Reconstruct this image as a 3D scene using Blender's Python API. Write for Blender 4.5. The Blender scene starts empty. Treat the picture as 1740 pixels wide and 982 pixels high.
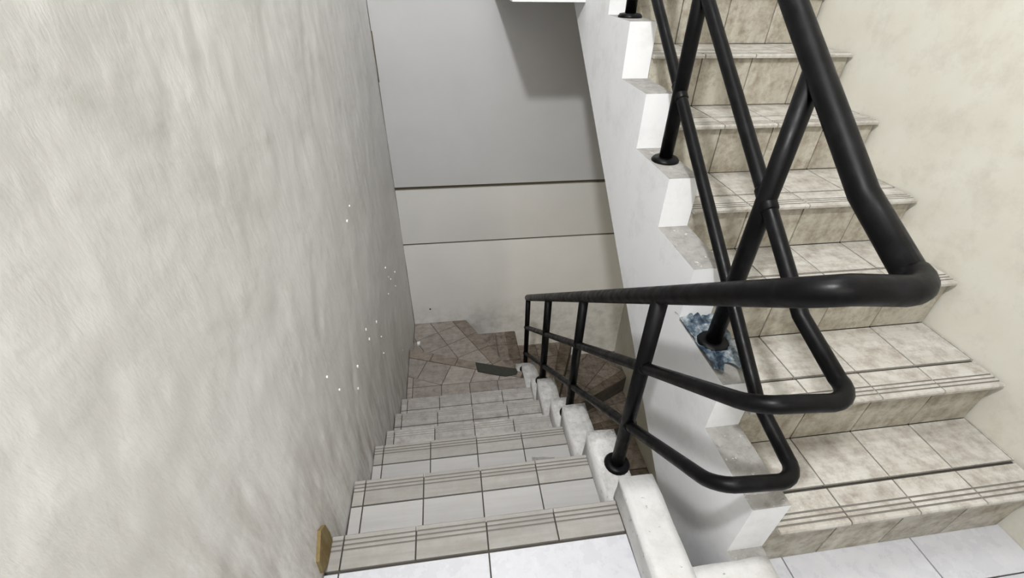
import bpy, bmesh, math, random
from mathutils import Vector, Matrix, noise
random.seed(7)
sc = bpy.context.scene
# ------------------------------------------------------------------ camera
YAW, PIT, ROL, FPX = 0.14767313, -0.62923481, 0.01830013, 760.0
cy, sy, cp, sp, cr, sr = math.cos(YAW), math.sin(YAW), math.cos(PIT), math.sin(PIT), math.cos(ROL), math.sin(ROL)
fw = Vector((sy*cp, cy*cp, sp)); rt = Vector((cy, -sy, 0)); up = rt.cross(fw)
r2 = rt*cr + up*sr; u2 = -rt*sr + up*cr
cam = bpy.data.cameras.new('camera'); camo = bpy.data.objects.new('camera', cam); sc.collection.objects.link(camo)
cam.sensor_width = 36; cam.lens = 36*FPX/1740; cam.clip_start = 0.02
camo.matrix_world = Matrix(((r2.x, u2.x, -fw.x, 0.0), (r2.y, u2.y, -fw.y, -0.6716), (r2.z, u2.z, -fw.z, 1.3154), (0, 0, 0, 1)))
sc.camera = camo
# ------------------------------------------------------------------ light
w = bpy.data.worlds.new('world'); sc.world = w; w.use_nodes = True
w.node_tree.nodes['Background'].inputs[0].default_value = (1, .96, .88, 1)
w.node_tree.nodes['Background'].inputs[1].default_value = 0.3
def area(name, loc, size, power, col, target=None, shape='DISK'):
    l = bpy.data.lights.new(name, 'AREA'); l.shape = shape; l.size = size; l.energy = power; l.color = col
    o = bpy.data.objects.new(name, l); sc.collection.objects.link(o); o.location = loc
    if target: o.rotation_euler = (Vector(target)-Vector(loc)).to_track_quat('-Z', 'Y').to_euler()
    return o
area('landing_lamp', (-.32, -.80, 2.85), .16, 54, (.99, .99, 1), (1.0, 2.0, .4))
area('overhead_fill', (.35, 1.1, 5.6), 1.6, 56, (.97, .98, 1), (.35, 1.1, 0))  # added soft fill high over the stairwell, no real fitting
area('rear_fill', (.25, -1.75, 1.9), 1.3, 15, (1, .965, .9), (.3, 2.4, -.2), 'SQUARE')  # added fill behind the camera, lifts shade on far wall and stringer
area('lower_fill', (1.05, -.5, -.75), .8, 10, (1, .92, .74), (1.0, 2.2, -1.2))  # added warm fill, brightens the lower flight and the wall shadows
sc.view_settings.view_transform = 'Standard'; sc.view_settings.look = 'None'
sc.view_settings.gamma = 1; sc.view_settings.use_curve_mapping = False
sc.view_settings.exposure = 0.32

# ------------------------------------------------------------------ helpers
def new_obj(name, me, parent=None, kind=None):
    o = bpy.data.objects.new(name, me); sc.collection.objects.link(o)
    if parent: o.parent = parent
    if kind: o['kind'] = kind
    return o
def thing(name, label, cat, loc=(0, 0, 0), group=None):
    o = new_obj(name, None); o.location = loc; o['label'] = label; o['category'] = cat
    o.empty_display_size = .05
    if group: o['group'] = group
    return o
def tag(o, label, cat, group=None):
    o['label'] = label; o['category'] = cat
    if group: o['group'] = group
    return o
def mesh(name, bm, mats):
    me = bpy.data.meshes.new(name); bmesh.ops.recalc_face_normals(bm, faces=bm.faces[:]); bm.to_mesh(me); bm.free()
    for m in (mats if isinstance(mats, (list, tuple)) else [mats]): me.materials.append(m)
    return me
def prism(bm, poly, z0, z1, mi=0):
    a = [bm.verts.new((x, y, z0)) for x, y in poly]; b = [bm.verts.new((x, y, z1)) for x, y in poly]
    n = len(poly); fs = [bm.faces.new(a[::-1]), bm.faces.new(b)]
    for i in range(n): fs.append(bm.faces.new((a[i], a[(i+1) % n], b[(i+1) % n], b[i])))
    for f in fs: f.material_index = mi
    return fs
def extx(bm, poly, x0, x1):            # polygon in (y, z) extruded along x
    a = [bm.verts.new((x0, y, z)) for y, z in poly]; b = [bm.verts.new((x1, y, z)) for y, z in poly]
    n = len(poly); fs = [bm.faces.new(a[::-1]), bm.faces.new(b)]
    for i in range(n): fs.append(bm.faces.new((a[i], a[(i+1) % n], b[(i+1) % n], b[i])))
    return fs
def box(bm, x0, x1, y0, y1, z0, z1): return prism(bm, [(x0, y0), (x1, y0), (x1, y1), (x0, y1)], z0, z1)
def tube(bm, pts, r, n=20, cap=True):
    pts = [Vector(p) for p in pts]; rings = []; prev = None
    for i, p in enumerate(pts):
        d = (pts[min(i+1, len(pts)-1)] - pts[max(i-1, 0)]).normalized()
        if prev is None:
            s = d.cross(Vector((1, 0, 0)));  s = s if s.length > .1 else d.cross(Vector((0, 1, 0)))
        else: s = prev - d*prev.dot(d)
        s.normalize(); t = d.cross(s); prev = s
        rr = r[i] if isinstance(r, (list, tuple)) else r
        rings.append([bm.verts.new(p + (s*math.cos(a) + t*math.sin(a))*rr) for a in [2*math.pi*k/n for k in range(n)]])
    for a, b in zip(rings, rings[1:]):
        for k in range(n): bm.faces.new((a[k], a[(k+1) % n], b[(k+1) % n], b[k])).smooth = True
    if cap: bm.faces.new(rings[0][::-1]); bm.faces.new(rings[-1])
def bevel(bm, w, seg=2, ang=.5):
    es = [e for e in bm.edges if len(e.link_faces) == 2 and e.calc_face_angle(0) > ang]
    bmesh.ops.bevel(bm, geom=es, offset=w, segments=seg, profile=.5, affect='EDGES', clamp_overlap=True)
def clip(poly, a, b):                  # keep the left side of a -> b
    out = []; dx, dy = b[0]-a[0], b[1]-a[1]
    f = lambda p: dx*(p[1]-a[1]) - dy*(p[0]-a[0])
    for i in range(len(poly)):
        p, q = poly[i], poly[(i+1) % len(poly)]; fp, fq = f(p), f(q)
        if fp >= 0: out.append(p)
        if fp*fq < 0: t = fp/(fp-fq); out.append((p[0]+(q[0]-p[0])*t, p[1]+(q[1]-p[1])*t))
    return out
def area2(p): return sum(p[i][0]*p[(i+1) % len(p)][1]-p[(i+1) % len(p)][0]*p[i][1] for i in range(len(p)))/2
def shrink(p, g):                       # inset a simple counter-clockwise polygon
    n = len(p); L = []
    for i in range(n):
        a, b = Vector(p[i]), Vector(p[(i+1) % n]); d = (b-a).normalized(); nr = Vector((-d.y, d.x))*g; L.append((a+nr, d))
    out = []
    for i in range(n):
        (a, d), (c, e) = L[i-1], L[i]; k = d.x*e.y-d.y*e.x
        if abs(k) < 1e-4: out.append(tuple(c)); continue
        t = ((c.x-a.x)*e.y-(c.y-a.y)*e.x)/k; out.append(tuple(a+d*t))
    return out
GAP = .0022
def tiles(parent, region, z, mat, org=(0, 0), ang=0, sx=.2, sy=.2, th=.009, name='tile', gap=GAP):
    """real floor tiles laid on a grid (origin, angle, size) and cut to a convex region"""
    if area2(region) < 0: region = region[::-1]
    region = shrink([tuple(p) for p in region], gap*.8)
    c, s = math.cos(ang), math.sin(ang)
    loc = [((x-org[0])*c+(y-org[1])*s, -(x-org[0])*s+(y-org[1])*c) for x, y in region]
    i0, i1 = math.floor(min(p[0] for p in loc)/sx), math.ceil(max(p[0] for p in loc)/sx)
    j0, j1 = math.floor(min(p[1] for p in loc)/sy), math.ceil(max(p[1] for p in loc)/sy)
    for i in range(i0, i1):
        for j in range(j0, j1):
            q = [(i*sx+gap, j*sy+gap), ((i+1)*sx-gap, j*sy+gap), ((i+1)*sx-gap, (j+1)*sy-gap), (i*sx+gap, (j+1)*sy-gap)]
            q = [(org[0]+x*c-y*s, org[1]+x*s+y*c) for x, y in q]
            r_ = region
            for e_ in range(4):
                r_ = clip(r_, q[e_], q[(e_+1) % 4])
                if len(r_) < 3: break
            q = r_
            if len(q) < 3 or abs(area2(q)) < 1.5e-4: continue
            bm = bmesh.new(); cx = sum(p[0] for p in q)/len(q); cyy = sum(p[1] for p in q)/len(q)
            jz = random.uniform(-.0006, .0006)
            prism(bm, [(x-cx, y-cyy) for x, y in q], -th, 0)
            bmesh.ops.remove_doubles(bm, verts=bm.verts[:], dist=1e-5)
            o = new_obj(name, mesh(name, bm, mat), parent); o.location = (cx, cyy, z+jz)
NOSE = {}
def nosing_tile(parent, x0, x1, ynose, z, dir_, mats, depth=.095, th=.012, name='nosing_tile'):
    """a tile with three anti-slip grooves along its outer edge; dir_=+1: nose at larger y"""
    x0 += GAP; x1 -= GAP; W = round(x1-x0, 4); key = (W, dir_, depth, id(mats[0]))
    if key not in NOSE:
        prof = [(0, -.004), (.003, 0)]; gr = []
        for v in (.014, .027, .040):
            gr.append(len(prof)); prof += [(v, 0), (v+.0012, -.0022), (v+.0038, -.0022), (v+.005, 0)]
        prof += [(depth-GAP, 0), (depth-GAP, -th), (0, -th)]
        bm = bmesh.new(); n = len(prof)
        a = [bm.verts.new((-W/2, -dir_*v, h)) for v, h in prof]; b = [bm.verts.new((W/2, -dir_*v, h)) for v, h in prof]
        dark = set()
        for g in gr: dark |= {g, g+1, g+2}
        for i in range(n):
            f = bm.faces.new((a[i], a[(i+1) % n], b[(i+1) % n], b[i])); f.material_index = 1 if i in dark else 0
        bm.faces.new(a[::-1]); bm.faces.new(b)
        NOSE[key] = mesh(name, bm, mats)
    o = new_obj(name, NOSE[key], parent); o.location = ((x0+x1)/2, ynose, z + random.uniform(-.0005, .0005))
    return o

# ------------------------------------------------------------------ materials
def srgb(c): return tuple(((v/255+.055)/1.055)**2.4 if v/255 > .04045 else v/255/12.92 for v in c) + (1,)
def mat(name): m = bpy.data.materials.new(name); m.use_nodes = True; return m, m.node_tree.nodes, m.node_tree.links
def N(nt, t, **k):
    n = nt.new(t)
    for a, b in k.items(): setattr(n, a, b)
    return n
def noise_n(nd, ln, co, scale, detail=6, rough=.6, sc3=None):
    if sc3:
        mp = nd.new('ShaderNodeMapping'); mp.inputs['Scale'].default_value = sc3; ln.new(co, mp.inputs[0]); co = mp.outputs[0]
    n = nd.new('ShaderNodeTexNoise'); n.inputs['Scale'].default_value = scale; n.inputs['Detail'].default_value = detail
    n.inputs['Roughness'].default_value = rough; ln.new(co, n.inputs['Vector']); return n.outputs[0]
def ramp(nd, ln, src, stops):
    r = nd.new('ShaderNodeValToRGB'); e = r.color_ramp.elements
    while len(e) < len(stops): e.new(.5)
    for el, (p, c) in zip(e, stops): el.position = p; el.color = c if len(c) == 4 else c+(1,)
    ln.new(src, r.inputs[0]); return r.outputs[0]
def mix(nd, ln, fac, a, b, mode='MIX'):
    m = nd.new('ShaderNodeMix'); m.data_type = 'RGBA'; m.blend_type = mode
    for s, v in ((m.inputs[0], fac), (m.inputs[6], a), (m.inputs[7], b)):
        if hasattr(v, 'is_output'): ln.new(v, s)
        else: s.default_value = v
    return m.outputs[2]
def bump(nd, ln, h, strength, dist, bsdf, prev=None):
    b = nd.new('ShaderNodeBump'); b.inputs['Strength'].default_value = strength; b.inputs['Distance'].default_value = dist
    ln.new(h, b.inputs['Height'])
    if prev: ln.new(prev, b.inputs['Normal'])
    if bsdf: ln.new(b.outputs[0], bsdf.inputs['Normal'])
    return b.outputs[0]
K = lambda v: (v, v, v, 1)
def plaster(name, c1, c2, rough=.75, bs=.4, bd=.004, scale=6, dirt=None, dirt_amt=.5, patch=0, fine=60, spec=.3, specks=None):
    m, nd, ln = mat(name); b = nd['Principled BSDF']; co = nd.new('ShaderNodeTexCoord').outputs['Object']
    base = mix(nd, ln, ramp(nd, ln, noise_n(nd, ln, co, scale), [(.3, K(0)), (.7, K(1))]), srgb(c1), srgb(c2))
    if dirt:
        f = ramp(nd, ln, noise_n(nd, ln, co, scale*1.7, 9, .7), [(.5, K(0)), (.72, K(dirt_amt))])
        base = mix(nd, ln, f, base, srgb(dirt))
    if specks:
        f = ramp(nd, ln, noise_n(nd, ln, co, 55, 3, .6), [(.66, K(0)), (.70, K(1))])
        base = mix(nd, ln, f, base, srgb(specks))
    ln.new(base, b.inputs['Base Color']); b.inputs['Roughness'].default_value = rough; b.inputs['Specular IOR Level'].default_value = spec
    p = bump(nd, ln, noise_n(nd, ln, co, fine, 4, .6), bs*.5, .0015, None)
    bump(nd, ln, noise_n(nd, ln, co, scale*2.2, 8, .62), bs, bd, b, p)
    return m
def tile_mat(name, c1, c2, grain=.5, rough=.35, dirt=(92, 84, 72), da=.5, ax=(3, 45, 45), vary=.12, bumpy=.1):
    m, nd, ln = mat(name); b = nd['Principled BSDF']
    co = nd.new('ShaderNodeTexCoord').outputs['Object']
    oi = nd.new('ShaderNodeObjectInfo')
    va = nd.new('ShaderNodeVectorMath'); va.operation = 'ADD'; ln.new(co, va.inputs[0])
    cb = nd.new('ShaderNodeCombineXYZ'); mu = nd.new('ShaderNodeMath'); mu.operation = 'MULTIPLY'; mu.inputs[1].default_value = 37
    ln.new(oi.outputs['Random'], mu.inputs[0])
    for i in range(3): ln.new(mu.outputs[0], cb.inputs[i])
    ln.new(cb.outputs[0], va.inputs[1]); co = va.outputs[0]
    g = ramp(nd, ln, noise_n(nd, ln, co, 1.0, 6, .6, ax), [(.32, K(0)), (.68, K(1))])
    base = mix(nd, ln, g, srgb(c1), srgb(c2))
    d = ramp(nd, ln, noise_n(nd, ln, co, 20, 10, .76), [(.44, K(0)), (.66, K(da))])
    base = mix(nd, ln, d, base, srgb(dirt))
    v = nd.new('ShaderNodeMapRange'); v.inputs['To Min'].default_value = 1-vary; v.inputs['To Max'].default_value = 1+vary*.3
    ln.new(oi.outputs['Random'], v.inputs[0])
    cc = nd.new('ShaderNodeCombineColor')
    for i in range(3): ln.new(v.outputs[0], cc.inputs[i])
    base = mix(nd, ln, 1.0, base, cc.outputs[0], 'MULTIPLY')
    ln.new(base, b.inputs['Base Color'])
    rr = ramp(nd, ln, noise_n(nd, ln, co, 20, 5), [(.3, K(rough)), (.7, K(min(1, rough+.3)))])
    ln.new(rr, b.inputs['Roughness']); b.inputs['Specular IOR Level'].default_value = .35
    bump(nd, ln, noise_n(nd, ln, co, 70, 4), bumpy, .001, b)
    return m
def zpaint(name, cols, zsplit, dirt):   # painted wall: two paints meeting at a height, grime at the foot (real wear)
    m, nd, ln = mat(name); b = nd['Principled BSDF']; co = nd.new('ShaderNodeTexCoord').outputs['Object']
    n1 = ramp(nd, ln, noise_n(nd, ln, co, 2.5, 6), [(.3, K(0)), (.7, K(1))])
    base = mix(nd, ln, n1, srgb(cols[0]), srgb(cols[1]))
    sx = nd.new('ShaderNodeSeparateXYZ'); ln.new(co, sx.inputs[0])
    mr = nd.new('ShaderNodeMapRange'); mr.inputs['From Min'].default_value = zsplit; mr.inputs['From Max'].default_value = zsplit+.26
    mr.inputs['To Min'].default_value = .5; mr.inputs['To Max'].default_value = 0; ln.new(sx.outputs[2], mr.inputs[0])
    mm = nd.new('ShaderNodeMath'); mm.operation = 'MULTIPLY'; ln.new(mr.outputs[0], mm.inputs[0])
    ln.new(ramp(nd, ln, noise_n(nd, ln, co, 9, 8, .7), [(.4, K(0)), (.65, K(1))]), mm.inputs[1])
    base = mix(nd, ln, mm.outputs[0], base, srgb(dirt))
    ln.new(base, b.inputs['Base Color']); b.inputs['Roughness'].default_value = .6
    p = bump(nd, ln, noise_n(nd, ln, co, 90, 3), .15, .001, None)
    bump(nd, ln, noise_n(nd, ln, co, 5, 6), .25, .003, b, p)
    return m
def flat(name, c, rough=.5, metal=0, spec=.5):
    m, nd, ln = mat(name); b = nd['Principled BSDF']; b.inputs['Base Color'].default_value = srgb(c)
    b.inputs['Roughness'].default_value = rough; b.inputs['Metallic'].default_value = metal; b.inputs['Specular IOR Level'].default_value = spec
    co = nd.new('ShaderNodeTexCoord').outputs['Object']; bump(nd, ln, noise_n(nd, ln, co, 40, 5), .15, .001, b); return m
def left_wall_mat():
    m, nd, ln = mat('uneven cream plaster'); b = nd['Principled BSDF']; co = nd.new('ShaderNodeTexCoord').outputs['Object']
    base = mix(nd, ln, ramp(nd, ln, noise_n(nd, ln, co, 2.2, 5), [(.3, K(0)), (.7, K(1))]), srgb((224, 223, 221)), srgb((232, 231, 230)))
    f = ramp(nd, ln, noise_n(nd, ln, co, 6, 9, .72, (1, .8, 1.5)), [(.5, K(0)), (.78, K(.55))])
    base = mix(nd, ln, f, base, srgb((188, 187, 180)))
    # vertical scuffs low on the wall by the steps
    f2 = ramp(nd, ln, noise_n(nd, ln, co, 1, 8, .7, (9, 16, 3)), [(.42, K(0)), (.68, K(.75))])
    sx = nd.new('ShaderNodeSeparateXYZ'); ln.new(co, sx.inputs[0])
    ad = nd.new('ShaderNodeMath'); ad.operation = 'MULTIPLY_ADD'; ad.inputs[1].default_value = .74; ln.new(sx.outputs[1], ad.inputs[0]); ln.new(sx.outputs[2], ad.inputs[2])
    mr = nd.new('ShaderNodeMapRange'); mr.inputs['From Min'].default_value = .05; mr.inputs['From Max'].default_value = .6
    mr.inputs['To Min'].default_value = 1; mr.inputs['To Max'].default_value = 0; ln.new(ad.outputs[0], mr.inputs[0])
    mm = nd.new('ShaderNodeMath'); mm.operation = 'MULTIPLY'; ln.new(mr.outputs[0], mm.inputs[0]); ln.new(f2, mm.inputs[1])
    base = mix(nd, ln, mm.outputs[0], base, srgb((132, 120, 104)))
    ln.new(base, b.inputs['Base Color']); b.inputs['Roughness'].default_value = .45; b.inputs['Specular IOR Level'].default_value = .35
    p = bump(nd, ln, noise_n(nd, ln, co, 1, 7, .6, (10, 14, 5)), .7, .006, None)
    bump(nd, ln, noise_n(nd, ln, co, 3.2, 4, .5), .5, .02, b, p)
    return m
M_left = left_wall_mat()
M_far_up = zpaint('white wall paint', ((186, 186, 187), (192, 192, 193)), -.02, (190, 190, 186))
M_far_mid = zpaint('cream wall paint', ((218, 217, 214), (212, 211, 208)), -3, (150, 146, 138))
M_far_low = zpaint('worn cream wall paint', ((230, 229, 226), (236, 235, 232)), -1.32, (168, 164, 156))
M_right = plaster('dingy cream plaster', (208, 206, 196), (200, 197, 184), dirt=(140, 132, 114), dirt_amt=.25, bs=.25)
M_white = plaster('white stringer paint', (228, 229, 231), (222, 223, 225), bs=.3, bd=.003, scale=4, dirt=(185, 184, 178), dirt_amt=.35)
M_curb = plaster('chipped white curb paint', (206, 206, 205), (190, 190, 188), bs=.6, bd=.004, scale=14, dirt=(176, 174, 168), dirt_amt=.5, specks=(150, 148, 144))
M_top = plaster('worn whitewashed curb top', (214, 213, 211), (178, 176, 173), bs=.9, bd=.006, scale=26, dirt=(140, 137, 132), dirt_amt=.6, specks=(158, 156, 152))
M_rough = plaster('rough grey plaster', (160, 158, 155), (134, 132, 128), bs=.9, bd=.006, scale=22, dirt=(108, 104, 100), dirt_amt=.7, specks=(196, 194, 190))
M_conc = plaster('dark grout and mortar', (78, 74, 68), (60, 56, 52), bs=.5, scale=12)
M_soffit = plaster('white soffit paint', (216, 215, 211), (222, 221, 218), bs=.1)
M_ceil = plaster('ceiling paint', (220, 220, 218), (226, 226, 224), bs=.1)
M_dark = flat('dark groove', (96, 90, 76), .9, spec=.1)
M_tw = tile_mat('glossy white tile', (190, 191, 196), (184, 185, 190), rough=.15, dirt=(205, 205, 206), da=.35, ax=(8, 8, 8), vary=.03, bumpy=.03)
M_tp = tile_mat('plain pale tile', (170, 169, 168), (162, 161, 159), rough=.3, dirt=(168, 160, 152), da=.35, vary=.07)
M_tn = tile_mat('grained taupe nosing tile', (158, 156, 151), (140, 138, 133), rough=.4, dirt=(138, 130, 120), da=.45)
M_tng = flat('grimy groove', (116, 113, 107), .9, spec=.1)
M_tdg = flat('faded groove', (152, 149, 144), .9, spec=.1)
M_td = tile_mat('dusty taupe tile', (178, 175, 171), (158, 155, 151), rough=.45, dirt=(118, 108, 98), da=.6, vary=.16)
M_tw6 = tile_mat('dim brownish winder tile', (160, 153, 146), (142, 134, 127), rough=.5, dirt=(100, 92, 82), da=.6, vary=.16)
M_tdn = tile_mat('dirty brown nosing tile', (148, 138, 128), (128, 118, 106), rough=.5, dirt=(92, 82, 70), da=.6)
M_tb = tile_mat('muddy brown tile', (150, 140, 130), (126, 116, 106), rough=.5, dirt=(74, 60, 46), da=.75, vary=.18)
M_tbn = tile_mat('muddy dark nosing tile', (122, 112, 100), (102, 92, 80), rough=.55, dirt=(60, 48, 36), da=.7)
M_ar = tile_mat('stained beige riser tile', (184, 180, 168), (162, 156, 142), rough=.3, dirt=(108, 94, 72), da=.7, ax=(22, 22, 3), vary=.08)
M_at = tile_mat('pale tread tile', (190, 188, 182), (172, 168, 160), rough=.35, dirt=(118, 106, 90), da=.65, vary=.06)
M_pipe, nd, ln = mat('black enamelled pipe'); b = nd['Principled BSDF']; co = nd.new('ShaderNodeTexCoord').outputs['Object']
ln.new(mix(nd, ln, ramp(nd, ln, noise_n(nd, ln, co, 18, 8, .7), [(.5, K(0)), (.75, K(1))]), srgb((4, 4, 5)), srgb((20, 20, 24))), b.inputs['Base Color']); b.inputs['Specular IOR Level'].default_value = .16
ln.new(ramp(nd, ln, noise_n(nd, ln, co, 30, 5), [(.3, K(.3)), (.7, K(.55))]), b.inputs['Roughness']); bump(nd, ln, noise_n(nd, ln, co, 60, 5), .12, .001, b)
M_strip = plaster('black grit strip', (62, 62, 56), (48, 48, 44), rough=.9, bs=.8, bd=.002, scale=80)
M_wood = tile_mat('old yellow wood', (140, 128, 88), (120, 100, 64), rough=.7, dirt=(112, 84, 48), da=.5, ax=(12, 60, 6))
M_blue, nd, ln = mat('blue and white printed plastic'); b = nd['Principled BSDF']; co = nd.new('ShaderNodeTexCoord').outputs['Object']
ln.new(ramp(nd, ln, noise_n(nd, ln, co, 26, 6, .7), [(.38, srgb((40, 54, 72))), (.47, srgb((88, 108, 126))), (.55, srgb((150, 162, 168))), (.64, srgb((214, 219, 221)))]), b.inputs['Base Color'])
b.inputs['Roughness'].default_value = .4; bump(nd, ln, noise_n(nd, ln, co, 50, 5), .6, .004, b)
M_chip = flat('white paint flake', (236, 236, 232), .5)
M_patch = plaster('grey mortar smear', (150, 148, 144), (126, 124, 120), bs=.8, scale=40)

# ------------------------------------------------------------------ dimensions
XL, XI, XO = -.405, .43, .533            # left wall, curb inner and outer face
SI, SO, XR = .64, .738, 1.53             # second stringer faces, right wall
YF = 2.46                                # far wall
JX = [-.366+.2*i for i in range(-1, 6)]
SY = [0, .264, .565, .796, 1.044, 1.290]
SZ = [0, -.159, -.389, -.594, -.773, -.936]

# ------------------------------------------------------------------ setting
def slab(name, x0, x1, y0, y1, z0, z1, m, kind='structure', parent=None, bev=0):
    bm = bmesh.new(); box(bm, x0, x1, y0, y1, z0, z1)
    if bev: bevel(bm, bev, 1)
    return new_obj(name, mesh(name, bm, m), parent, kind)
YN = -1.9
bm = bmesh.new(); box(bm, XL-.12, XL-.006, YN, YF+.12, -4.2, 5.8)
ys = [YN, -1.2, -.6]+[-.5+.015*i for i in range(199)]; zs = [-4.2, -2.5]+[-1.6+.02*i for i in range(190)]+[3.0, 5.8]
def relief(y, z):
    v = Vector((y, z, 0)); a = noise.noise(Vector((y*5, z*3, 1)))*.0035 + noise.noise(Vector((y*16+z*5, z*7, 7)))*.0022
    a += max(0, noise.noise(Vector((y*30, z*17, 3)))-.25)*.005 - max(0, noise.noise(Vector((y*11-z*6, z*5, 11)))-.3)*.006
    return XL-.0025+a
gv = [[bm.verts.new((relief(y, z), y, z)) for z in zs] for y in ys]
for i in range(len(ys)-1):
    for j in range(len(zs)-1): bm.faces.new((gv[i][j], gv[i+1][j], gv[i+1][j+1], gv[i][j+1])).smooth = True
wl = new_obj('wall_left', mesh('wall_left', bm, M_left), None, 'structure')
slab('wall_right', XR, XR+.12, YN, YF+.12, -4.2, 5.8, M_right)
slab('wall_near', XL-.12, XR+.12, YN-.12, YN, -4.2, 5.8, M_ceil)
slab('ceiling', XL-.12, XR+.12, YN-.12, YF+.12, 5.8, 5.9, M_ceil)
slab('trim_3', XL, XR, YN, -.1, 3.2, 3.4, M_ceil)
wf = slab('wall_far', XL-.12, XR+.12, YF+.008, YF+.12, -4.2, 5.8, M_dark)
slab('panel', XL, XR, YF-.012, YF+.008, -.004, 5.8, M_far_up, None, wf, .003)
slab('panel', XL, XR, YF-.004, YF+.008, -.480, -.032, M_far_mid, None, wf, .002)
slab('panel', XL, XR, YF-.002, YF+.008, -4.2, -.496, M_far_low, None, wf, .002)
bm = bmesh.new(); tube(bm, [(-.256, YF-.0026, -1.145), (-.256, YF+.004, -1.145)], .008, 10)
new_obj('screw_hole', mesh('screw_hole', bm, M_pipe), wf)
bm = bmesh.new(); tube(bm, [(.43, YF-.0026, -.42), (.43, YF+.004, -.42)], .006, 10)
new_obj('screw_hole', mesh('screw_hole', bm, M_dark), wf)

# landing

bm = bmesh.new(); prism(bm, [(XL, YN), (XR, YN), (XR, -.24), (XO, -.24), (XO, -.012), (XL, -.012)], -.2, -.0095)
fl = new_obj('floor', mesh('floor', bm, M_conc), None, 'structure')
bm = bmesh.new(); box(bm, XL, XR, -.26, -.241, -.55, -.011); new_obj('edge_beam', mesh('edge_beam', bm, M_white), fl)
tiles(fl, [(XL, YN), (XI, YN), (XI, -.100), (XL, -.100)], 0, M_tw, (-.366, -.100), 0, .4, .4)
tiles(fl, [(XI, YN), (XR, YN), (XR, -.34), (XI, -.34)], 0, M_tw, (-.366, -.100), 0, .4, .4)
tiles(fl, [(SO, -.34), (XR, -.34), (XR, -.19), (SO, -.19)], 0, M_tw, (-.366, -.100), 0, .4, .4)
bm = bmesh.new(); box(bm, SO, XR, -.26, -.18, -.2, -.0095); new_obj('screed', mesh('screed', bm, M_conc), fl)
def nosing_row(parent, y, z, mats, x0=XL, x1=XI, d=1, js=JX):
    xs = [x0]+[j for j in js if x0+.02 < j < x1-.02]+[x1]
    for a, b_ in zip(xs, xs[1:]): nosing_tile(parent, a, b_, y, z, d, mats)
nosing_row(fl, 0, 0, [M_tn, M_tng])

def curb(name, poly_or_box, parent, mats, bev=.009):
    bm = bmesh.new()
    if len(poly_or_box) == 6: box(bm, *poly_or_box)
    bevel(bm, bev, 2)
    bmesh.ops.subdivide_edges(bm, edges=[e for e in bm.edges if e.calc_length() > .05], cuts=4, use_grid_fill=True)
    for v in bm.verts:
        n = noise.noise_vector(v.co*18)*.0028 + noise.noise_vector(v.co*50)*.0012
        v.co += n
    bmesh.ops.recalc_face_normals(bm, faces=bm.faces[:])
    for f in bm.faces:
        f.smooth = True
        f.material_index = 1 if f.normal.z > .8 else 0
    return new_obj(name, mesh(name, bm, mats), parent)
# landing curb: U shape round the head of the well
t1 = curb('trim_1', (XI, XO, -.345, .012, -.012, .10), None, [M_curb, M_curb]); t1['kind'] = 'structure'
t2 = curb('trim_2', (XO-.01, SO, -.345, -.243, -.012, .098), None, [M_curb, M_curb]); t2['kind'] = 'structure'

# ------------------------------------------------------------------ stairs going down
down = thing('descending_stairs', 'tiled flight of stairs going down along the left wall to fan shaped winder steps', 'stairs', (0, 0, 0))
def step_slab(region, z, th, parent, m=M_conc):
    bm = bmesh.new(); prism(bm, region, z-th, z-.0085)
    return new_obj('step', mesh('step', bm, m), parent)
for k in range(1, 6):
    y0, y1, z = SY[k-1], SY[k], SZ[k]
    st = step_slab([(XL, y0-.03), (XO-.004, y0-.03), (XO-.004, y1-.012), (XL, y1-.012)], z, .30, down)
    low = k >= 3
    nosing_row(st, y1, z, [M_tn, M_tng] if k < 3 else [M_td, M_tdg])
    tiles(st, [(XL, y0-.02), (XI, y0-.02), (XI, y1-.096), (XL, y1-.096)], z, M_tp if k < 3 else M_td, (-.366, y1-.096))
    # riser tiles under the nosing of the step above
    for a, b_ in zip([XL]+[j for j in JX if XL+.02 < j < XI-.02], [j for j in JX if XL+.02 < j < XI-.02]+[XI]):
        bm = bmesh.new(); box(bm, a+GAP, b_-GAP, y0-.012, y0-.004, z+.001, SZ[k-1]-.013)
        new_obj('riser_tile', mesh('riser_tile', bm, M_tn), st)
# curb blocks beside the steps, stepping down with them
blocks = [(.012, .295, -.066), (.28, .605, -.292), (.58, .80, -.478), (.78, 1.13, -.69), (1.10, 1.31, -.868), (1.30, 1.66, -1.09), (1.72, 1.93, -1.372)]
for y0, y1, z in blocks:
    curb('curb_block', (XI, XO, y0, y1, z-.34, z), down, [M_curb, M_top], .011)

# winder steps
Z6, Z7, Z8, Z9, Z10, Z11, Z12 = -1.12, -1.30, -1.48, -1.67, -1.86, -2.05, -2.23
E6a, E6b = (XL, 1.95), (XI, 1.60)
E7a, E7b = (.05, YF), (.40, 1.74)
def win(region, z, th=.26): return step_slab(region, z, th, down)
s6 = win([(XL, 1.25), (XO-.004, 1.25), (XO-.004, 1.60), E6b, E6a], Z6)
a6 = math.atan2(E6b[1]-E6a[1], E6b[0]-E6a[0])
n6 = (math.sin(a6), -math.cos(a6))       # towards the camera, off the edge
off = lambda p, d, n: (p[0]+n[0]*d, p[1]+n[1]*d)
B6a, B6b = off(E6a, .1, n6), off(E6b, .06, n6)
tiles(s6, [(XL, 1.26), (XI, 1.26), (XI, 1.54), (-.166, 1.545), (XL, 1.655)], Z6, M_tw6, (-.366, 1.544))
tiles(s6, [(XL, 1.655), (-.166, 1.545), (XI, 1.54), B6b, (XL, B6a[1]-.01)], Z6, M_tw6, (-.165, 1.547), a6+.02, .19, .6)
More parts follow.
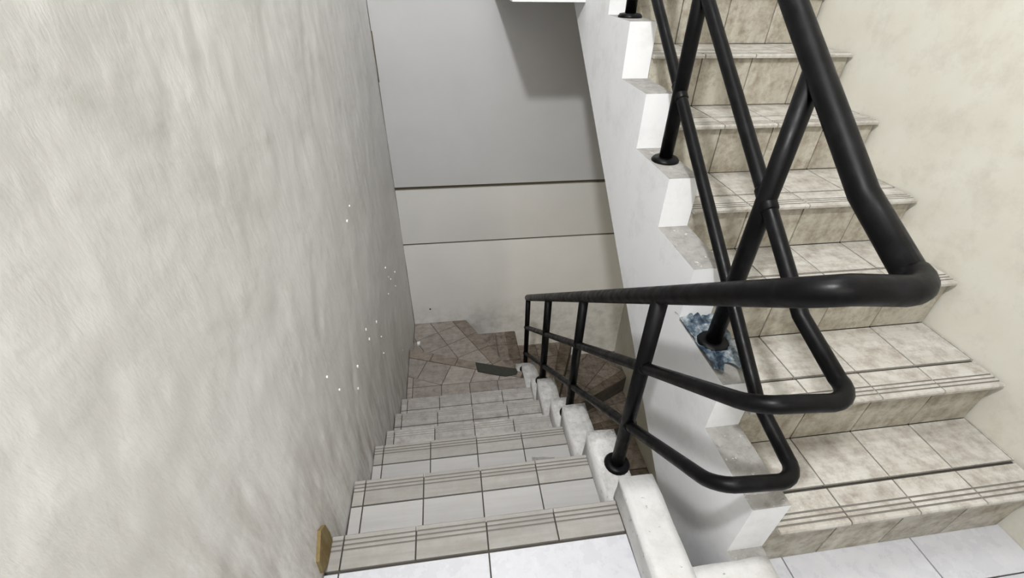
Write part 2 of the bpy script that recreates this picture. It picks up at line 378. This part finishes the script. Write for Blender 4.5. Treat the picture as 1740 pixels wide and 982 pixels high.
tiles(s6, [(XL, B6a[1]-.008), B6b, E6b, E6a], Z6+.001, M_tdn, E6a, a6, .2, .6)
s7 = win([(XL, 1.93), (XI+.05, 1.57), (XI+.05, 1.74), E7b, E7a, (XL, YF)], Z7)
a7 = math.atan2(E7a[1]-E7b[1], E7a[0]-E7b[0])
n7 = (-math.sin(a7), math.cos(a7))
B7a, B7b = (-.075, YF), off(E7b, .085, n7)
tiles(s7, [(XL, 1.93), (XI, 1.585), (XI, 1.66), B7b, B7a, (XL, YF)], Z7, M_tw6, (-.042, 1.984), a7, .185, .2)
tiles(s7, [B7b, (XI, 1.66), E7b, E7a, B7a], Z7+.001, M_tdn, E7b, a7, .2, .6)
s8 = win([(.02, YF), (.37, 1.72), (.60, 1.72), (.60, 1.95), (.50, 1.95), (.50, YF)], Z8)
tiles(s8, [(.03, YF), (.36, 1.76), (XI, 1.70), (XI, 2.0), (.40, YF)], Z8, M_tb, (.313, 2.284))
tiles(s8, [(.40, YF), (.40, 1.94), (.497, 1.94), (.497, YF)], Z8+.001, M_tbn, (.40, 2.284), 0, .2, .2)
E9a, E9b = (1.075, YF), (.75, 1.71)
s9 = win([(.48, YF), (.48, 1.93), (SI, 1.71), E9b, E9a], Z9)
a9 = math.atan2(E9a[1]-E9b[1], E9a[0]-E9b[0]); n9 = (-math.sin(a9), math.cos(a9))
B9a, B9b = off(E9a, .1, n9), off(E9b, .06, n9)
tiles(s9, [(.48, YF), (.48, 1.93), (.66, 1.75), B9b, (B9a[0]-.03, YF)], Z9, M_tb, (.50, 2.28))
tiles(s9, [B9b, E9b, E9a, (B9a[0]-.03, YF)], Z9+.001, M_tbn, E9b, a9, .2, .6)
E10a, E10b = (XR, 2.10), (.75, 1.73)
s10 = win([(1.06, YF), (.74, 1.71), E10b, E10a, (XR, YF)], Z10)
a10 = math.atan2(E10a[1]-E10b[1], E10a[0]-E10b[0]); n10 = (-math.sin(a10), math.cos(a10))
B10a, B10b = off(E10a, .09, n10), off(E10b, .04, n10)
tiles(s10, [(1.06, YF), (.76, 1.77), B10b, (XR, B10a[1]+.02), (XR, YF)], Z10, M_tb, (1.257, 2.172), a10+.35, .2, .2)
tiles(s10, [B10b, E10b, E10a, (XR, B10a[1]+.02)], Z10+.001, M_tbn, E10b, a10, .2, .6)
s11 = win([(.74, 1.74), (.74, 1.60), (XR, 1.72), (XR, 2.11)], Z11)
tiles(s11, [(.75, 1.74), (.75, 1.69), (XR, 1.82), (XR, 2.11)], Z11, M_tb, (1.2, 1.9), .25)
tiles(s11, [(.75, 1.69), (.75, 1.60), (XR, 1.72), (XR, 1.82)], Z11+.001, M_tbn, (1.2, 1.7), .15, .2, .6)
s12 = win([(SO, 1.62), (SO, 1.29), (XR, 1.29), (XR, 1.74)], Z12)
tiles(s12, [(SO, 1.62), (SO, 1.385), (XR, 1.385), (XR, 1.74)], Z12, M_tb, (.75, 1.385))
for j in range(4): nosing_tile(s12, SO+j*.196, SO+(j+1)*.196, 1.28, Z12, -1, [M_tbn, M_tbn])
for i in range(1, 8):
    z = Z12-.178*i; y1 = 1.29-.252*(i-1); y0 = y1-.252
    s = win([(SO, y1+.02), (SO, y0), (XR, y0), (XR, y1+.02)], z)
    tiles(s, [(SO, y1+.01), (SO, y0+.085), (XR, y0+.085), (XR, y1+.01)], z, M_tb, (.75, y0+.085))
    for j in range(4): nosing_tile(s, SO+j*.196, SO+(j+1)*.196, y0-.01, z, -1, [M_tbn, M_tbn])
# lower stringer of the flight below
bm = bmesh.new(); pts = []
for i in range(0, 8):
    z = Z12-.178*i+.1; y1 = 1.70 if i == 0 else 1.29-.252*(i-1); y0 = 1.29-.252*i
    pts += [(y1, z), (y0, z)]
extx(bm, pts + [(pts[-1][0], pts[-1][1]-.5), (1.0, -2.9), (1.70, -2.5)], SI, SO)
new_obj('stringer', mesh('stringer', bm, M_right), down)

# ------------------------------------------------------------------ stairs going up
upst = thing('ascending_stairs', 'tiled flight of stairs going up on the right with a white stepped stringer', 'stairs', (0, 0, 0))
AY = [-.22, .010, .267, .512, .782, 1.018, 1.26]
AZ = [.200, .370, .547, .707, .883, 1.062, 1.24]
zb = lambda y: -.090+.778*(y-.171)
pts = [(-.243, zb(-.243)), (-.243, .098), (-.20, .098)]
for y, z in zip(AY, AZ): pts += [(y, z+.1), (y+.26, z+.1)] if False else [(y, z+.1)]
prof = [(-.243, zb(-.243)), (-.243, .098), (AY[0], .098)]
for i, (y, z) in enumerate(zip(AY, AZ)):
    prof.append((y, z+.1)); prof.append((AY[i+1] if i < 6 else 1.75, z+.1))
prof += [(1.75, 1.60), (2.3, 1.60), (2.3, zb(2.3)-.15), (1.84, zb(1.84))]
bm = bmesh.new(); extx(bm, prof, SI, SO)
bmesh.ops.recalc_face_normals(bm, faces=bm.faces[:])
for f in bm.faces: f.material_index = 1 if f.normal.z > .8 else 0
stg = new_obj('stringer', mesh('stringer', bm, [M_white, M_rough]), upst)
AJ = [SO+.196*i for i in range(5)]
for i, (y, z) in enumerate(zip(AY, AZ)):
    y1 = AY[i+1] if i < 6 else 1.75
    zp = AZ[i-1] if i else 0
    bm = bmesh.new(); extx(bm, [(y+.012, zp-.02), (y+.012, z-.012), (y1+.03, z-.012), (y1+.03, zb(y1)+.01), (y+.012, zb(y)+.01)], SO, XR)
    st = new_obj('step', mesh('step', bm, M_conc), upst)
    for j in range(4):
        nosing_tile(st, AJ[j], AJ[j+1], y-.018, z, -1, [M_at, M_tng])
        bm = bmesh.new(); extx(bm, [(y+.001, z-.014), (y+.010, z-.014), (y+.010, zp+.002), (y+.001, zp+.002)], -.098+GAP, .098-GAP)
        o = new_obj('riser_tile', mesh('riser_tile', bm, M_ar), st); o.location = (AJ[j]+.098, 0, 0)
    tiles(st, [(SO, y+.083), (XR, y+.083), (XR, y1+.001), (SO, y1+.001)], z, M_at, (SO, y+.083), 0, .196, .2)
bm = bmesh.new(); extx(bm, [(-.243, zb(-.243)), (-.243, -.21), (-.1, -.1), (1.84, zb(1.84)+.06), (1.84, zb(1.84))], SO, XR)
new_obj('soffit', mesh('soffit', bm, M_soffit), upst)
# landing block above: its lit front edge shows at the top of the view
bm = bmesh.new(); box(bm, .315, XR, 1.59, YF-.012, 1.182, 1.62); bevel(bm, .004, 1)
new_obj('landing_slab', mesh('landing_slab', bm, M_white), upst)

# ------------------------------------------------------------------ railing
rail = thing('stair_railing', 'black painted pipe railing on the curbs between the two flights', 'railing', (0, 0, 0))
PX, QX = .497, .69
top = lambda y: .654-.758*(y-.158); mid = lambda y: .411-.777*(y-.146); low = lambda y: .152-.785*(y-.151)
alow = lambda y: .677+.75*(y-.21); amid = lambda y: alow(y)+.262; atop = lambda y: alow(y)+.53
def rail_path(f, g_, yb, ye, ye2):
    g = lambda y: max(g_(y), f(yb)-.01)
    p = [(PX, ye, f(ye))]
    n = 14
    for i in range(1, n+1):
        y = ye+(yb+.05-ye)*i/n; p.append((PX, y, f(y)))
    R = .05; c0 = f(yb); c1 = g(yb)
    for i in range(1, 7):
        a = math.pi/2*i/6; p.append((PX+R*(1-math.cos(a)), yb+.05-R*math.sin(a), f(yb+.05)+(c0-f(yb+.05))*math.sin(a)))
    for i in range(0, 7):
        a = math.pi/2*(1-i/6); p.append((QX-R*(1-math.cos(a)), yb+.05-R*math.sin(a), g(yb+.05)+(c1-g(yb+.05))*math.sin(a)))
    for i in range(1, n+1):
        y = yb+.05+(ye2-yb-.05)*i/n; p.append((QX, y, g(y)))
    return p
def hand(name, f, g, r, yb=-.235):
    bm = bmesh.new(); tube(bm, rail_path(f, g, yb, 1.875, 1.66), r, 20); return new_obj(name, mesh(name, bm, M_pipe), rail)
hand('handrail', top, atop, .0235); hand('rail', mid, amid, .0165); hand('rail', low, alow, .0165)
def post(x, y, z, zt, r=.0215, col=True):
    bm = bmesh.new(); tube(bm, [(0, 0, 0), (0, 0, zt-z)], r, 20)
    p = new_obj('post', mesh('post', bm, M_pipe), rail); p.location = (x, y, z)
    bm = bmesh.new(); tube(bm, [(0, 0, -.004), (0, 0, .004), (0, 0, .012), (0, 0, .014)], [.043, .044, .038, .026], 20)
    new_obj('flange', mesh('flange', bm, M_pipe), p)
    return p
post(PX, .155, -.066, top(.155)); post(PX, .70, -.478, top(.70), .019); post(PX, 1.27, -.868, top(1.27), .021); post(PX, 1.86, -1.372, top(1.86), .018)
post(QX, .160, .47, atop(.160), .0215); post(QX, .66, .807, atop(.66), .021); post(QX, 1.16, 1.162, atop(1.16), .02); 
# weld collars where the rails meet the posts
for x, ys, fs in ((PX, (.155, .70, 1.27, 1.86), (mid, low)), (QX, (.160, .66, 1.16), (amid, alow))):
    for y in ys:
        for f in fs:
            s = f(y+.01)-f(y); d = Vector((0, .01, s)).normalized(); c = Vector((x, y, f(y)))
            bm = bmesh.new(); tube(bm, [-d*.030, -d*.026, d*.026, d*.030], [.017, .0195, .0195, .017], 16)
            o = new_obj('collar', mesh('collar', bm, M_pipe), rail); o.location = c

# ------------------------------------------------------------------ small things
def lump(name, pts, z, h, m, label, cat, seed=0, sub=3, amp=.004, parent=None):
    bm = bmesh.new(); cx = sum(p[0] for p in pts)/len(pts); cyy = sum(p[1] for p in pts)/len(pts)
    prism(bm, [(x-cx, y-cyy) for x, y in pts], 0, h)
    bevel(bm, h*.3, 1)
    bmesh.ops.triangulate(bm, faces=bm.faces[:]); bmesh.ops.subdivide_edges(bm, edges=bm.edges[:], cuts=sub, use_grid_fill=True)
    for v in bm.verts:
        if v.co.z > h*.3: v.co.z += noise.noise(v.co*40+Vector((seed, 0, 0)))*amp
        v.co.x += noise.noise(v.co*30+Vector((0, seed, 0)))*.003; v.co.y += noise.noise(v.co*30+Vector((0, 0, seed)))*.003
    o = new_obj(name, mesh(name, bm, m), parent); o.location = (cx, cyy, z)
    if label: tag(o, label, cat)
    return o
lump('grit_strip', [(.090, 1.735), (.098, 1.640), (.20, 1.600), (.30, 1.566), (.375, 1.575), (.392, 1.600), (.385, 1.632), (.24, 1.680)], Z6+.001, .006, M_strip, 'short dark anti slip strip on the edge of the first winder step', 'strip', 1, amp=.001)
lump('wooden_wedge', [(-.2, 0)], 0, .01, M_wood, '', '') if False else None
bm = bmesh.new(); extx(bm, [(-.013, .090), (-.008, .036), (-.012, .001), (-.067, .001), (-.106, .026), (-.100, .078), (-.04, .115)], XL-.001, XL+.008); bevel(bm, .002, 1)
tag(new_obj('wooden_block', mesh('wooden_block', bm, M_wood)), 'small yellowish wooden block at the foot of the left wall by the landing edge', 'wood')
lump('mortar_smear', [(.262, .425), (.36, .412), (.352, .372), (.255, .385)], SZ[2]-.0025, .004, M_patch, 'grey mortar smear on the second step down near the curb', 'mortar', 3, amp=.001)
lump('plaster_crumb', [(-.375, 2.20), (-.350, 2.205), (-.352, 2.175), (-.372, 2.17)], Z7-.001, .018, M_chip, 'small white plaster crumb on a winder step against the left wall', 'debris', 4, 2)
# crumpled printed plastic caught under a post foot
bm = bmesh.new(); n = 18
grid = [[None]*(n+1) for _ in range(n+1)]
for i in range(n+1):
    for j in range(n+1):
        u, v = i/n, j/n; x = -.052+.112*u; y = -.10+.235*v
        x += noise.noise(Vector((u*3, v*3, 5)))*.012*(abs(u-.5)*2)**2; y += noise.noise(Vector((u*4, v*4, 9)))*.025*(abs(v-.5)*2)**2
        h = .006+abs(noise.noise(Vector((u*5, v*7, 2))))*.022+abs(noise.noise(Vector((u*13, v*13, 3))))*.008
        if math.hypot(x, y) < .045: h = .004
        grid[i][j] = bm.verts.new((x, y, h))
for i in range(n):
    for j in range(n): bm.faces.new((grid[i][j], grid[i+1][j], grid[i+1][j+1], grid[i][j+1])).smooth = True
bmesh.ops.solidify(bm, geom=bm.faces[:], thickness=.002)
o = new_obj('plastic_scrap', mesh('plastic_scrap', bm, M_blue)); o.location = (QX, .160, .471)
tag(o, 'crumpled blue and white plastic scrap round a post foot on the white stringer', 'scrap')
bm = bmesh.new(); extx(bm, [(YF-.012, .98), (YF-.006, .98), (YF-.005, .70), (YF-.016, .70), (YF-.02, .86)], XL-.004, XL+.004)
new_obj('crack', mesh('crack', bm, M_dark), wl)
# paint flakes on the left wall (y, z)
def on_wall(px, py):
    c = Vector(((px-870)/FPX, -(py-491)/FPX, 1)); d = r2*c.x+u2*c.y+fw*c.z; t = XL/d.x
    return (-.6716+d.y*t, 1.3154+d.z*t)
rnd = random.Random(3)
for px, py, s in [(608, 623, .007), (609, 660, .006), (622, 560, .006), (628, 576, .008), (640, 547, .006), (655, 455, .006), (671, 462, .006), (664, 474, .005), (672, 486, .004), (590, 376, .006), (660, 470, .004), (648, 572, .004), (577, 662, .004), (652, 600, .004), (684, 595, .004), (556, 640, .004), (594, 350, .004), (660, 500, .004)]:
    y, z = on_wall(px, py); bm = bmesh.new()
    poly = [(y+s*math.cos(a)*rnd.uniform(.6, 1.2), z+s*math.sin(a)*rnd.uniform(.7, 1.4)) for a in [k*math.pi/3 for k in range(6)]]
    extx(bm, poly, XL-.002, XL+.0025); new_obj('paint_flake', mesh('paint_flake', bm, M_chip), wl)
